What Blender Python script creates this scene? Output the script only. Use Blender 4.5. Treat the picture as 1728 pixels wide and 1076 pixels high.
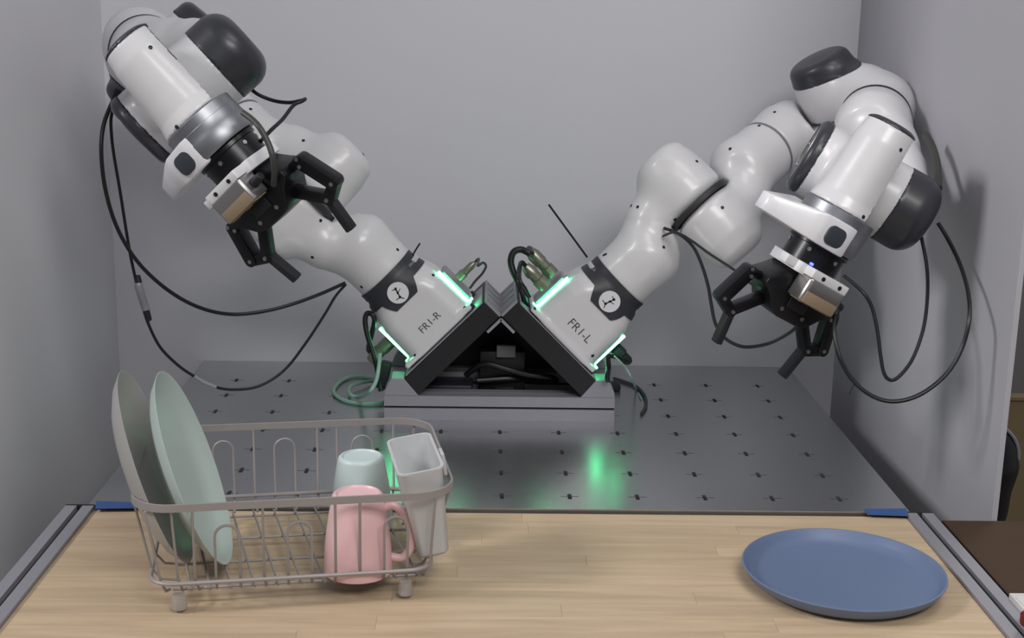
import bpy, bmesh, math, random
import numpy as np
from mathutils import Matrix, Vector
random.seed(7)
C = bpy.context.scene.collection
for o in list(bpy.data.objects): bpy.data.objects.remove(o)
R = math.radians

# ------------------------------------------------------------------ camera, world, lights, exposure
cd = bpy.data.cameras.new('camera'); cam = bpy.data.objects.new('camera', cd); C.objects.link(cam)
cam.location = (-.0319303, -2.417231, .6945348)
cam.rotation_euler = (R(76.78240574), R(-.98223498), R(-1.10466147))
cd.sensor_fit = 'HORIZONTAL'; cd.sensor_width = 36.0; cd.lens = 2208.988 / 1728 * 36.0
cd.clip_start = .01
bpy.context.scene.camera = cam
W = bpy.data.worlds.new('world'); bpy.context.scene.world = W; W.use_nodes = True
W.node_tree.nodes['Background'].inputs[0].default_value = (.80, .84, .92, 1)
W.node_tree.nodes['Background'].inputs[1].default_value = .20
def area(name, loc, rot, size, power, col=(1, 1, 1), sy=None):
    l = bpy.data.lights.new(name, 'AREA'); l.energy = power; l.color = col; l.size = size
    if sy: l.shape = 'RECTANGLE'; l.size_y = sy
    o = bpy.data.objects.new(name, l); C.objects.link(o); o.location = loc; o.rotation_euler = rot
    return o
area('ceiling_lamp', (.72, -1.35, 2.45), (0, R(8), 0), 1.0, 10, (1, .985, .96), .7)
area('ceiling_lamp', (.80, -3.1, 2.3), (R(52), 0, R(8)), 1.5, 46, (1, .985, .96), .8)
area('window_light', (-4.0, -1.95, 3.1), Vector((4.6, 1.55, -2.7)).to_track_quat('-Z', 'Y').to_euler(), .9, 125, (1, .98, .98), .9)
area('rear_fill_light', (1.9, .7, 1.9), (0, R(10), 0), .8, 14, (1, .96, .88))  # added fill with no fixture seen, brightens the area past the right panel
sc = bpy.context.scene
sc.view_settings.view_transform = 'Standard'; sc.view_settings.look = 'None'
sc.view_settings.gamma = 1.0; sc.view_settings.use_curve_mapping = False
sc.view_settings.exposure = 0.0

# ------------------------------------------------------------------ materials
def lin(h):
    h = h.lstrip('#'); c = [int(h[i:i + 2], 16) / 255 for i in (0, 2, 4)]
    return tuple(x / 12.92 if x <= .04045 else ((x + .055) / 1.055) ** 2.4 for x in c) + (1,)
def mat(name, col, rough=.5, metal=0., noise=0., scale=30, bump=0., bscale=200, coat=0., trans=0., alpha=1., emit=None, estr=0., stretch=None, sss=0.):
    m = bpy.data.materials.new(name); m.use_nodes = True; nt = m.node_tree; b = nt.nodes['Principled BSDF']
    c = lin(col) if isinstance(col, str) else col
    b.inputs['Base Color'].default_value = c; b.inputs['Roughness'].default_value = rough; b.inputs['Metallic'].default_value = metal
    if coat: b.inputs['Coat Weight'].default_value = coat; b.inputs['Coat Roughness'].default_value = .15
    if trans: b.inputs['Transmission Weight'].default_value = trans
    if alpha < 1: b.inputs['Alpha'].default_value = alpha
    if sss: b.inputs['Subsurface Weight'].default_value = sss; b.inputs['Subsurface Radius'].default_value = (.01, .01, .01)
    if emit: b.inputs['Emission Color'].default_value = lin(emit); b.inputs['Emission Strength'].default_value = estr
    if noise or bump:
        tc = nt.nodes.new('ShaderNodeTexCoord'); mp = nt.nodes.new('ShaderNodeMapping'); nt.links.new(tc.outputs['Object'], mp.inputs[0])
        if stretch: mp.inputs['Scale'].default_value = stretch
    if noise:
        n = nt.nodes.new('ShaderNodeTexNoise'); n.inputs['Scale'].default_value = scale; n.inputs['Detail'].default_value = 5
        nt.links.new(mp.outputs[0], n.inputs['Vector'])
        r = nt.nodes.new('ShaderNodeMapRange'); r.inputs[3].default_value = 1 - noise; r.inputs[4].default_value = 1 + noise
        nt.links.new(n.outputs[0], r.inputs[0])
        x = nt.nodes.new('ShaderNodeMix'); x.data_type = 'RGBA'; x.blend_type = 'MULTIPLY'; x.inputs[0].default_value = 1
        x.inputs[6].default_value = c; nt.links.new(r.outputs[0], x.inputs[7]); nt.links.new(x.outputs[2], b.inputs['Base Color'])
    if bump:
        n2 = nt.nodes.new('ShaderNodeTexNoise'); n2.inputs['Scale'].default_value = bscale; nt.links.new(mp.outputs[0], n2.inputs['Vector'])
        bp = nt.nodes.new('ShaderNodeBump'); bp.inputs['Strength'].default_value = bump; bp.inputs['Distance'].default_value = .001
        nt.links.new(n2.outputs[0], bp.inputs['Height']); nt.links.new(bp.outputs[0], b.inputs['Normal'])
    return m
M = dict(
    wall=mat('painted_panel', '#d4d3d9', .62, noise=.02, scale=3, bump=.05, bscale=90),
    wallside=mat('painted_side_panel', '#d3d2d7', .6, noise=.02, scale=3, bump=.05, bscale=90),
    wallright=mat('shade_toned_right_panel', '#b3b2b8', .6, noise=.02, scale=3, bump=.05, bscale=90),  # base toned darker than the left panel to carry the corner shade
    robot=mat('robot_white_shell', '#d8d7d9', .34, noise=.01, scale=20, coat=.25),
    dark=mat('dark_grey_cap', '#34353b', .38, noise=.03, scale=20, coat=.1),
    ring=mat('joint_seal', '#2c2d30', .55, noise=.05, scale=60),
    band=mat('collar_graphite', '#33343a', .45, noise=.04, scale=40),
    metal=mat('flange_steel', '#9a9ba1', .42, .9, noise=.03, scale=50, stretch=(1, 1, 30)),
    alu=mat('anodised_aluminium', '#a3a3a8', .42, .85, noise=.04, scale=60, stretch=(.3, 4, 4)),
    aluplain=mat('milled_aluminium', '#9c9ba3', .5, .4, noise=.03, scale=60),
    groove=mat('slot_shade_and_cap_black', '#17181a', .6, noise=.05, scale=30),  # paints the shade inside rail slots; plain black of end caps and lenses too
    black=mat('black_anodised', '#131418', .5, noise=.05, scale=60),
    gripper=mat('gripper_black', '#101116', .35, .3, noise=.05, scale=80, coat=.1),
    rubber=mat('black_rubber', '#1a1b20', .55, noise=.08, scale=80),
    cable=mat('cable_black', '#121317', .42, noise=.05, scale=90),
    cableol=mat('cable_dark_grey', '#3a3b38', .5, noise=.05, scale=90),
    white=mat('printed_white_plastic', '#e2e1e4', .5, noise=.03, scale=80),
    whiteglow=mat('handle_white_plastic', '#e9e8ec', .3, noise=.01, scale=80, coat=.3),
    button=mat('button_grey', '#3c4249', .4, noise=.04, scale=70),
    screw=mat('screw_dark', '#303034', .4, .5, noise=.1, scale=90),
    screwb=mat('screw_steel', '#a9a9ad', .3, .9, noise=.05, scale=90),
    silver=mat('camera_silver', '#b9b6b4', .28, .9, noise=.03, scale=70),
    tan=mat('camera_brown_reflection', '#a08d74', .45, .2, noise=.06, scale=60),  # brown reflection on the silver camera, put into the colour
    led_green=mat('led_green', '#b8ffd8', .4, noise=.001, emit='#55ffa6', estr=14),
    led_blue=mat('led_blue', '#4040ff', .4, noise=.001, emit='#3038ff', estr=12),
    plate=mat('brushed_steel_plate', '#c9cacd', .27, .94, noise=.05, scale=18, stretch=(.6, 14, 1), bump=.06, bscale=60),
    hole=mat('hole_dark', '#08080a', .9, noise=.05, scale=30),
    tape=mat('painter_tape_blue', '#34548c', .75, noise=.08, scale=50, bump=.2, bscale=300),
    rackm=mat('rack_coated_wire', '#9b9594', .5, .15, noise=.04, scale=80),
    footc=mat('clear_rubber_foot', '#d5d0cd', .3, noise=.02, scale=60, trans=.6),
    caddy=mat('frosted_plastic', '#e9eaec', .5, noise=.01, scale=40, trans=.45),
    grey_dish=mat('grey_ceramic', '#aaa8a4', .35, noise=.02, scale=30, coat=.1),
    mint_dish=mat('mint_ceramic', '#bdcbc6', .35, noise=.02, scale=30, coat=.1),
    mint=mat('mint_plastic', '#c3d3d2', .4, noise=.02, scale=40),
    pink=mat('pink_plastic', '#e3bbbe', .38, noise=.02, scale=40),
    blue=mat('blue_plastic', '#677796', .42, noise=.03, scale=40, bump=.03, bscale=120),
    cord=mat('green_lit_cord', '#8fb5a6', .5, noise=.05, scale=60),  # grey-white cords with the strips' green light mixed into the colour
    brass=mat('connector_nickel', '#8d8b7e', .35, .8, noise=.05, scale=60),
    brown=mat('dark_stained_desk', '#3f2b18', .75, noise=.15, scale=6, stretch=(1, 12, 1)),
    tanpanel=mat('tan_panel', '#77684b', .7, noise=.06, scale=6),
    greyback=mat('grey_background_wall', '#6e6c6c', .8, noise=.03, scale=4),
    chair=mat('chair_black', '#0c0c0e', .4, noise=.08, scale=40),
    red=mat('dark_red_plastic', '#6e0d10', .4, noise=.05, scale=40),
    paper=mat('white_board', '#d0cecb', .7, noise=.03, scale=30),
    ink=mat('label_ink', '#3a3b3e', .6, noise=.05, scale=90),
    inkw=mat('white_print', '#c9c9cc', .6, noise=.02, scale=90),
    floor=mat('floor_grey', '#6b6763', .6, noise=.06, scale=5),
    junction=mat('black_box', '#0d0e11', .5, noise=.06, scale=50),
    brick=mat('dark_navy_plastic', '#262a36', .45, noise=.05, scale=50),
    sleeve=mat('cable_pale_sleeve', '#9a9a9e', .6, noise=.05, scale=70),
)
def wood_mat():
    m = bpy.data.materials.new('butcher_block_wood'); m.use_nodes = True; nt = m.node_tree; b = nt.nodes['Principled BSDF']
    b.inputs['Roughness'].default_value = .42
    tc = nt.nodes.new('ShaderNodeTexCoord'); mp = nt.nodes.new('ShaderNodeMapping'); mp.inputs['Scale'].default_value = (3.0, 40, 40)
    oi = nt.nodes.new('ShaderNodeObjectInfo'); ad = nt.nodes.new('ShaderNodeVectorMath'); ad.operation = 'ADD'
    sc_ = nt.nodes.new('ShaderNodeVectorMath'); sc_.operation = 'SCALE'; sc_.inputs['Scale'].default_value = 37
    nt.links.new(oi.outputs['Random'], sc_.inputs[0]); nt.links.new(tc.outputs['Object'], ad.inputs[0]); nt.links.new(sc_.outputs[0], ad.inputs[1])
    nt.links.new(ad.outputs[0], mp.inputs[0])
    n = nt.nodes.new('ShaderNodeTexNoise'); n.inputs['Scale'].default_value = 1.6; n.inputs['Detail'].default_value = 7; n.inputs['Distortion'].default_value = .6
    nt.links.new(mp.outputs[0], n.inputs['Vector'])
    cr = nt.nodes.new('ShaderNodeValToRGB'); nt.links.new(n.outputs[0], cr.inputs[0])
    cr.color_ramp.elements[0].position = .3; cr.color_ramp.elements[0].color = lin('#b7a084')
    cr.color_ramp.elements[1].position = .7; cr.color_ramp.elements[1].color = lin('#cdb697')
    r = nt.nodes.new('ShaderNodeMapRange'); r.inputs[3].default_value = .93; r.inputs[4].default_value = 1.05; nt.links.new(oi.outputs['Random'], r.inputs[0])
    x = nt.nodes.new('ShaderNodeMix'); x.data_type = 'RGBA'; x.blend_type = 'MULTIPLY'; x.inputs[0].default_value = 1
    nt.links.new(cr.outputs[0], x.inputs[6]); nt.links.new(r.outputs[0], x.inputs[7]); nt.links.new(x.outputs[2], b.inputs['Base Color'])
    return m
M['wood'] = wood_mat()

# ------------------------------------------------------------------ object helpers
def link(o, parent=None):
    C.objects.link(o)
    if parent is not None: o.parent = parent
    return o
def tag(o, label=None, cat=None, group=None, kind=None):
    if label: o['label'] = label
    if cat: o['category'] = cat
    if group: o['group'] = group
    if kind: o['kind'] = kind
    return o
def empty(name, loc=(0, 0, 0), rz=0., mtx=None):
    o = bpy.data.objects.new(name, None); o.empty_display_size = .05; C.objects.link(o)
    if mtx is not None: o.matrix_world = mtx
    else: o.location = loc; o.rotation_euler = (0, 0, rz)
    return o
def ob(name, me, m, parent=None, mtx=None, smooth=True):
    if isinstance(me, bmesh.types.BMesh):
        bm = me; me = bpy.data.meshes.new(name); bm.to_mesh(me); bm.free()
        if smooth: me.polygons.foreach_set('use_smooth', [True] * len(me.polygons)); sharp(me)
    if not me.materials: me.materials.append(m)
    o = bpy.data.objects.new(name, me); link(o, parent)
    if mtx is not None: o.matrix_local = mtx if not isinstance(mtx, np.ndarray) else Matrix(mtx.tolist())
    return o
def sharp(me, ang=35):
    try: me.set_sharp_from_angle(angle=R(ang))
    except Exception: pass
def fix(bm): bmesh.ops.recalc_face_normals(bm, faces=bm.faces); return bm
def NB(): return bmesh.new()
def box(bm, c, s, mtx=None, bev=0.):
    r = bmesh.ops.create_cube(bm, size=1, matrix=Matrix.LocRotScale(Vector(c), None, Vector(s)))
    vs = r['verts']
    if bev:
        es = list({e for v in vs for e in v.link_edges})
        rr = bmesh.ops.bevel(bm, geom=es, offset=bev, segments=2, affect='EDGES', profile=.5)
        vs = [v for v in rr['verts']] + [v for v in vs if v.is_valid]
        vs = list({v for v in vs if v.is_valid})
        seen = set(vs); st = list(vs)
        while st:
            v = st.pop()
            for e in v.link_edges:
                w = e.other_vert(v)
                if w not in seen: seen.add(w); st.append(w)
        vs = list(seen)
    if mtx is not None: bmesh.ops.transform(bm, matrix=mtx, verts=vs)
    return bm
def frame_from(a, b):
    a, b = Vector(a), Vector(b); d = (b - a); L = d.length
    return Matrix.Translation(a) @ d.to_track_quat('Z', 'Y').to_matrix().to_4x4(), L
def rod(bm, a, b, r, r2=None, n=14, bev=0.):
    m, L = frame_from(a, b); r2 = r if r2 is None else r2
    return lathe(bm, [(0, 0), (r, 0), (r2, L), (0, L)] if not bev else [(0, 0), (r - bev, 0), (r, bev), (r2, L - bev), (r2 - bev, L), (0, L)], n, m)
def lathe(bm, prof, n=32, mtx=None):
    rings = []
    for r, z in prof:
        if r < 1e-6: rings.append([bm.verts.new((0, 0, z))])
        else: rings.append([bm.verts.new((r * math.cos(2 * math.pi * k / n), r * math.sin(2 * math.pi * k / n), z)) for k in range(n)])
    for A, B in zip(rings, rings[1:]):
        for k in range(n):
            k2 = (k + 1) % n
            if len(A) == 1 and len(B) == 1: continue
            if len(A) == 1: bm.faces.new((A[0], B[k2], B[k]))
            elif len(B) == 1: bm.faces.new((A[k], A[k2], B[0]))
            else: bm.faces.new((A[k], A[k2], B[k2], B[k]))
    if mtx is not None: bmesh.ops.transform(bm, matrix=mtx, verts=[v for r_ in rings for v in r_])
    return bm
def spline(pts, per=8):
    P = [Vector(p) for p in pts]; out = []
    Q = [P[0] * 2 - P[1]] + P + [P[-1] * 2 - P[-2]]
    for i in range(1, len(Q) - 2):
        p0, p1, p2, p3 = Q[i - 1:i + 3]
        for k in range(per):
            t = k / per
            out.append(.5 * ((2 * p1) + (p2 - p0) * t + (2 * p0 - 5 * p1 + 4 * p2 - p3) * t * t + (3 * p1 - p0 - 3 * p2 + p3) * t ** 3))
    out.append(P[-1]); return out
def tube(bm, pts, r, n=10, closed=False, flat=1.):
    P = [Vector(p) for p in pts]; N = len(P); up = None; rings = []
    for i in range(N):
        t = (P[(i + 1) % N] - P[i - 1]) if (closed or 0 < i < N - 1) else (P[1] - P[0] if i == 0 else P[-1] - P[-2])
        t.normalize()
        if up is None:
            up = t.orthogonal().normalized()
        up = (up - t * up.dot(t)).normalized(); s = t.cross(up)
        ri = r[i] if isinstance(r, (list, tuple)) else r
        rings.append([bm.verts.new(P[i] + up * (ri * math.cos(2 * math.pi * k / n)) + s * (ri * flat * math.sin(2 * math.pi * k / n))) for k in range(n)])
    m = N if closed else N - 1
    if closed:  # find best twist offset
        best = min(range(n), key=lambda q: sum((rings[-1][k].co - rings[0][(k + q) % n].co).length for k in range(n)))
    for i in range(m):
        A, B = rings[i], rings[(i + 1) % N]; off = best if (closed and i == N - 1) else 0
        for k in range(n): bm.faces.new((A[k], A[(k + 1) % n], B[(k + 1 + off) % n], B[(k + off) % n]))
    if not closed: bm.faces.new(rings[0][::-1]); bm.faces.new(rings[-1])
    return bm
def prism(bm, poly, z0, z1, mtx=None, bev=0.):
    b2 = bmesh.new()
    vs = [b2.verts.new((x, y, z0)) for x, y in poly]; f = b2.faces.new(vs)
    r = bmesh.ops.extrude_face_region(b2, geom=[f]); bmesh.ops.translate(b2, vec=(0, 0, z1 - z0), verts=[v for v in r['geom'] if isinstance(v, bmesh.types.BMVert)])
    fix(b2)
    if bev: bmesh.ops.bevel(b2, geom=list(b2.edges), offset=bev, segments=2, affect='EDGES', profile=.5)
    if mtx is not None: bmesh.ops.transform(b2, matrix=mtx, verts=b2.verts)
    me = bpy.data.meshes.new('tmp'); b2.to_mesh(me); b2.free(); bm.from_mesh(me); bpy.data.meshes.remove(me)
    return bm
def rrect(w, h, r, n=5):
    out = []
    for cx, cy, a0 in ((w - r, h - r, 0), (-w + r, h - r, 90), (-w + r, -h + r, 180), (w - r, -h + r, 270)):
        for k in range(n + 1):
            a = R(a0 + 90 * k / n); out.append((cx + r * math.cos(a), cy + r * math.sin(a)))
    return out

# a point seen at pixel (x, y) of the photograph, at a given distance along the view: used to lay out hanging cables
MW = np.array(cam.rotation_euler.to_matrix()); CP = np.array(cam.location)
def at(x, y, d):
    v = np.array([(x - 864) / 2208.988, -(y - 538) / 2208.988, -1.]); return CP + MW @ v * d
def at_z(x, y, z):
    v = MW @ np.array([(x - 864) / 2208.988, -(y - 538) / 2208.988, -1.]); return CP + v * ((z - CP[2]) / v[2])

# ------------------------------------------------------------------ smooth solids (signed distance fields meshed with surface nets)
def L2(v): return np.sqrt((v * v).sum(1))
def sd_cyl(P, a, b, r, rnd=0.):
    a = np.array(a, float); b = np.array(b, float); d = b - a; L = np.linalg.norm(d); d /= L
    q = P - a; t = q @ d; rad = L2(q - t[:, None] * d)
    x = rad - (r - rnd); y = np.abs(t - L / 2) - (L / 2 - rnd)
    return np.minimum(np.maximum(x, y), 0) + np.hypot(np.maximum(x, 0), np.maximum(y, 0)) - rnd
def sd_dome(P, a, b, r, rnd):            # cylinder from a, flat at a, rounded only at b
    a = np.array(a, float); b = np.array(b, float); d = b - a; L = np.linalg.norm(d); d /= L
    q = P - a; t = q @ d; rad = L2(q - t[:, None] * d)
    x = rad - (r - rnd); y = t - (L - rnd)
    f = np.minimum(np.maximum(x, y), 0) + np.hypot(np.maximum(x, 0), np.maximum(y, 0)) - rnd
    return np.maximum(f, -t)
def sd_cone(P, pts):                      # chain of round cones: pts = [(xyz, r)...]
    out = None
    for (a, ra), (b, rb) in zip(pts, pts[1:]):
        a = np.array(a, float); b = np.array(b, float); d = b - a
        t = np.clip(((P - a) @ d) / (d @ d), 0, 1); f = L2(P - a - t[:, None] * d) - (ra + (rb - ra) * t)
        out = f if out is None else smin(out, f, .02)
    return out
def sd_rev(P, o, d, prof, rnd=0.):        # solid of revolution round the axis o,d with (t, r) profile
    o = np.array(o, float); d = np.array(d, float); q = P - o; t = q @ d; rad = L2(q - t[:, None] * d)
    ts = [p[0] for p in prof]; rs = [p[1] for p in prof]
    x = (rad - np.interp(t, ts, rs)) * .95 + rnd; y = np.abs(t - (ts[0] + ts[-1]) / 2) - (ts[-1] - ts[0]) / 2 + rnd
    return np.minimum(np.maximum(x, y), 0) + np.hypot(np.maximum(x, 0), np.maximum(y, 0)) - rnd
def sd_box(P, c, h, r=0.):
    q = np.abs(P - np.array(c)) - (np.array(h) - r)
    return L2(np.maximum(q, 0)) + np.minimum(q.max(1), 0) - r
def smin(a, b, k): h = np.clip(.5 + .5 * (b - a) / k, 0, 1); return b * (1 - h) + a * h - k * h * (1 - h)
def smax(a, b, k): return -smin(-a, -b, k)
def nets(f, lo, hi, res=.0032):
    lo = np.array(lo, float); n = np.ceil((np.array(hi) - lo) / res).astype(int) + 1
    g = [lo[i] + res * np.arange(n[i]) for i in range(3)]
    X = np.stack(np.meshgrid(*g, indexing='ij'), -1).reshape(-1, 3)
    F = f(X).reshape(n); S = F < 0
    cs = [F[i:n[0] - 1 + i, j:n[1] - 1 + j, k:n[2] - 1 + k] for i in (0, 1) for j in (0, 1) for k in (0, 1)]
    off = np.array([(i, j, k) for i in (0, 1) for j in (0, 1) for k in (0, 1)], float)
    neg = sum((c < 0).astype(int) for c in cs); act = (neg > 0) & (neg < 8)
    idx = -np.ones(act.shape, int); ii = np.argwhere(act); idx[act] = np.arange(len(ii))
    v = np.stack([c[act] for c in cs], 1); acc = np.zeros((len(ii), 3)); cnt = np.zeros(len(ii))
    for a in range(8):
        for b in range(a + 1, 8):
            if abs(off[a] - off[b]).sum() == 1:
                m = (v[:, a] < 0) != (v[:, b] < 0); t = np.where(m, v[:, a] / np.where(m, v[:, a] - v[:, b], 1), 0)
                acc += np.where(m[:, None], off[a] + t[:, None] * (off[b] - off[a]), 0); cnt += m
    V = lo + res * (ii + acc / cnt[:, None])
    for it in range(2):                   # pull the vertices on to the true surface
        d0 = f(V); e = 6e-4
        G = np.stack([(f(V + e * np.eye(3)[i]) - f(V - e * np.eye(3)[i])) / (2 * e) for i in range(3)], 1)
        V = V - np.clip(d0 / np.maximum((G * G).sum(1), .3), -res, res)[:, None] * G
    Q = []
    for ax in range(3):
        b, c = [(1, 2), (2, 0), (0, 1)][ax]
        s0 = [slice(None)] * 3; s1 = [slice(None)] * 3; s0[ax] = slice(0, n[ax] - 1); s1[ax] = slice(1, n[ax])
        A = S[tuple(s0)]; B = S[tuple(s1)]; e = np.argwhere(A != B)
        e = e[(e[:, b] > 0) & (e[:, c] > 0) & (e[:, b] < n[b] - 1) & (e[:, c] < n[c] - 1)]
        eb = np.eye(3, dtype=int)[b]; ec = np.eye(3, dtype=int)[c]
        q = np.stack([idx[tuple((e - eb - ec).T)], idx[tuple((e - ec).T)], idx[tuple(e.T)], idx[tuple((e - eb).T)]], 1)
        fl = ~A[tuple(e.T)]; q[fl] = q[fl][:, ::-1]; Q.append(q)
    Q = np.concatenate(Q); Q = Q[(Q >= 0).all(1)]
    me = bpy.data.meshes.new('shell'); me.vertices.add(len(V)); me.vertices.foreach_set('co', V.ravel())
    me.loops.add(len(Q) * 4); me.loops.foreach_set('vertex_index', Q.ravel().astype(np.int32))
    me.polygons.add(len(Q)); me.polygons.foreach_set('loop_start', np.arange(len(Q), dtype=np.int32) * 4)
    me.update(calc_edges=True); me.validate()
    me.polygons.foreach_set('use_smooth', [True] * len(me.polygons)); sharp(me, 50)
    return me

# ================================================================== the setting
bm = box(NB(), (0, .165, .45), (4.4, .05, 2.5)); bm2 = bm
bm = box(NB(), (-.037, .165, .45), (1.50, .05, 2.5)); tag(ob('wall_back', bm, M['wall'], smooth=False), 'light grey painted panel behind the two robot arms', kind='structure')
bm = box(NB(), (-.772, -.254, .45), (.024, .80, 2.5)); tag(ob('wall_left', bm, M['wallside'], smooth=False), 'grey side panel left of the dish rack', kind='structure')
mw = Matrix.Translation((.684, .14, 0)) @ Matrix.Rotation(R(1.9), 4, 'Z')
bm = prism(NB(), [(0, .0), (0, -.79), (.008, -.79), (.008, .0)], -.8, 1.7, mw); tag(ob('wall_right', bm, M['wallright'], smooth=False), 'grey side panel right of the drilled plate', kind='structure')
bm = box(NB(), (.9, 1.63, .35), (4.4, .06, 2.7)); tag(ob('wall_rear', bm, M['greyback'], smooth=False), 'dim grey room wall seen past the right panel', kind='structure')
bm = box(NB(), (.3, -.9, -.82), (5.6, 5.2, .06)); tag(ob('floor', bm, M['floor'], smooth=False), 'grey floor under the table', kind='structure')

# drilled steel plate with cross slots
plate = empty('mounting_plate', (0, 0, -.008)); tag(plate, 'brushed steel plate with rows of cross slots under the robot arms', 'plate')
bm = NB(); vc = {}
def gv(x, y, z=.008):
    k = (round(x, 5), round(y, 5), round(z, 5))
    if k not in vc: vc[k] = bm.verts.new(k)
    return vc[k]
x0, x1, y0, y1 = -.59, .59, -.65, .139
cellx = [-.0135, -.0030, .0030, .0135]; celly = [-.0105, -.0011, .0011, .0105]
xs = sorted([x0, x1] + [.1 * i + c for i in range(-5, 6) for c in cellx]); ys = sorted([y0, y1] + [-.1 * j + c for j in range(7) for c in celly])
def hole(x, y):
    a = x - round(x * 10) / 10; b = y - round(y * 10) / 10
    if abs(round(x * 10)) > 5 or not -6 <= round(y * 10) <= 0: return False
    return (abs(a) < .0135 and abs(b) < .0011) or (abs(b) < .0105 and abs(a) < .0030)
for xa, xb in zip(xs, xs[1:]):
    for ya, yb in zip(ys, ys[1:]):
        if not hole((xa + xb) / 2, (ya + yb) / 2): bm.faces.new((gv(xa, ya), gv(xb, ya), gv(xb, yb), gv(xa, yb)))
bd = [e for e in bm.edges if e.is_boundary]
r = bmesh.ops.extrude_edge_only(bm, edges=bd); bmesh.ops.translate(bm, vec=(0, 0, -.0075), verts=[v for v in r['geom'] if isinstance(v, bmesh.types.BMVert)])
fix(bm); ob('slotted_sheet', bm, M['plate'], plate, smooth=False)
bm = box(NB(), (0, (y0 + y1) / 2, -.004), (x1 - x0 - .004, y1 - y0 - .004, .0085)); ob('slot_dark_sheet', bm, M['hole'], plate, smooth=False)  # near-black sheet added below, its colour stands in for shade in the slots
for sx in (-.5, .5):
    for yy in (-.58, .06):
        bm = box(NB(), (sx, yy, -.395), (.05, .05, .775), bev=.004); ob('leg', bm, M['alu'], plate)

# worktable: butcher block staves, aluminium edge rails
table = empty('worktable', (0, -1.05, -.79)); tag(table, 'light wood butcher block worktable with aluminium edge rails', 'table')
TZ = -.004
yy = -.658; row = 0
while yy > -1.5:
    w = .0365; xa = -.580
    cuts = [-.580]; x = -.58 + random.uniform(.15, .55)
    while x < .46: cuts.append(x); x += random.uniform(.28, .6)
    cuts.append(.581)
    for a, b in zip(cuts, cuts[1:]):
        bm = box(NB(), (0, 0, 0), (b - a - .00015, w - .0002, .03), bev=.0003)
        ob('stave', bm, M['wood'], table, Matrix.Translation(((a + b) / 2, yy - w / 2 + 1.05, TZ - .015 + .79 + random.uniform(-.0002, 0))), smooth=False)
    yy -= w; row += 1
for s in (-1, 1):
    xc = -.6005 if s < 0 else .6015
    bm = NB(); pr = [(-.02, -.04), (.02, -.04), (.02, 0), (.004, 0), (.004, -.008), (-.004, -.008), (-.004, 0), (-.02, 0)]
    prism(bm, pr, -1.5, -.652, Matrix(((1, 0, 0, xc), (0, 0, 1, 1.05), (0, 1, 0, .79 + .001), (0, 0, 0, 1))))
    rl = ob('edge_rail', fix(bm), M['aluplain'], table, smooth=False)
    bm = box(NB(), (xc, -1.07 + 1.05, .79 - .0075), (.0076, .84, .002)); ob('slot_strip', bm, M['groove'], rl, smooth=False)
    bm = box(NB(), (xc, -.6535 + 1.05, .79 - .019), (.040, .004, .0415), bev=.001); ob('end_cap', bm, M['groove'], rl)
bm = box(NB(), (0, -1.08 + 1.05, .79 - .055), (1.15, .8, .04)); ob('under_frame', bm, M['alu'], table, smooth=False)
for sx in (-.55, .55):
    for yy in (-.7, -1.45):
        bm = box(NB(), (sx, yy + 1.05, .357), (.05, .05, .715), bev=.004); ob('leg', bm, M['alu'], table)
for px_, nm in ((-.575, 'blue tape strip on the back left corner of the table'), (.581, 'blue tape strip on the back right corner of the table')):
    s = 1 if px_ < 0 else -1
    bm = NB(); pts = [(0, -.015), (.058 * s, -.011), (.056 * s, .010), (.04 * s, .011), (-.006 * s, .014)]
    if s < 0: pts = pts[::-1]
    prism(bm, pts, 0, .0009); o = ob('tape_strip', fix(bm), M['tape'], smooth=False); o.location = (px_, -.6545, .0012); tag(o, nm, 'tape', 'blue tape strips at the back corners of the table')

# ================================================================== robot mount
mount = empty('robot_mount', (0, -.145, 0)); tag(mount, 'black A-frame bracket on aluminium rails holding both robot arms', 'bracket')
MY = .145
def slot_rail(name, x0, x1, ya, yb, parent, axis='x'):
    d = yb - ya; h = .043; g = .004; e = .006
    if axis == 'x':
        pr = [(ya, 0), (yb, 0), (yb, h), (ya + .026, h), (ya + .026, h - .006), (ya + .020, h - .006), (ya + .020, h), (ya, h), (ya, .0245), (ya + e, .0245), (ya + e, .0205), (ya, .0205)]
        bm = prism(NB(), pr, x0, x1, Matrix(((0, 0, 1, 0), (1, 0, 0, MY), (0, 1, 0, 0), (0, 0, 0, 1))))
    else:
        bm = box(NB(), ((x0 + x1) / 2, (ya + yb) / 2 + MY, h / 2), (x1 - x0, yb - ya, h))
    o = ob(name, fix(bm), M['aluplain'], parent, smooth=False)
    if axis == 'x':
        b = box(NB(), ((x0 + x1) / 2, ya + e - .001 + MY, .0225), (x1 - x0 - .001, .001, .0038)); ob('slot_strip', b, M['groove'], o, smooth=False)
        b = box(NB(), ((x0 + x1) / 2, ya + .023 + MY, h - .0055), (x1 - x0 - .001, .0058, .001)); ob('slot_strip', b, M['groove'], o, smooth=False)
    return o
slot_rail('base_rail', -.2005, .2005, -.235, -.190, mount)
o = slot_rail('cross_rail', -.15, .15, -.114, -.069, mount); o.location.z = .010
slot_rail('cross_rail', -.2005, -.158, -.189, -.0, mount, 'y'); slot_rail('cross_rail', .158, .2005, -.189, -.0, mount, 'y')
A = Vector((0, 0, .187))
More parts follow.
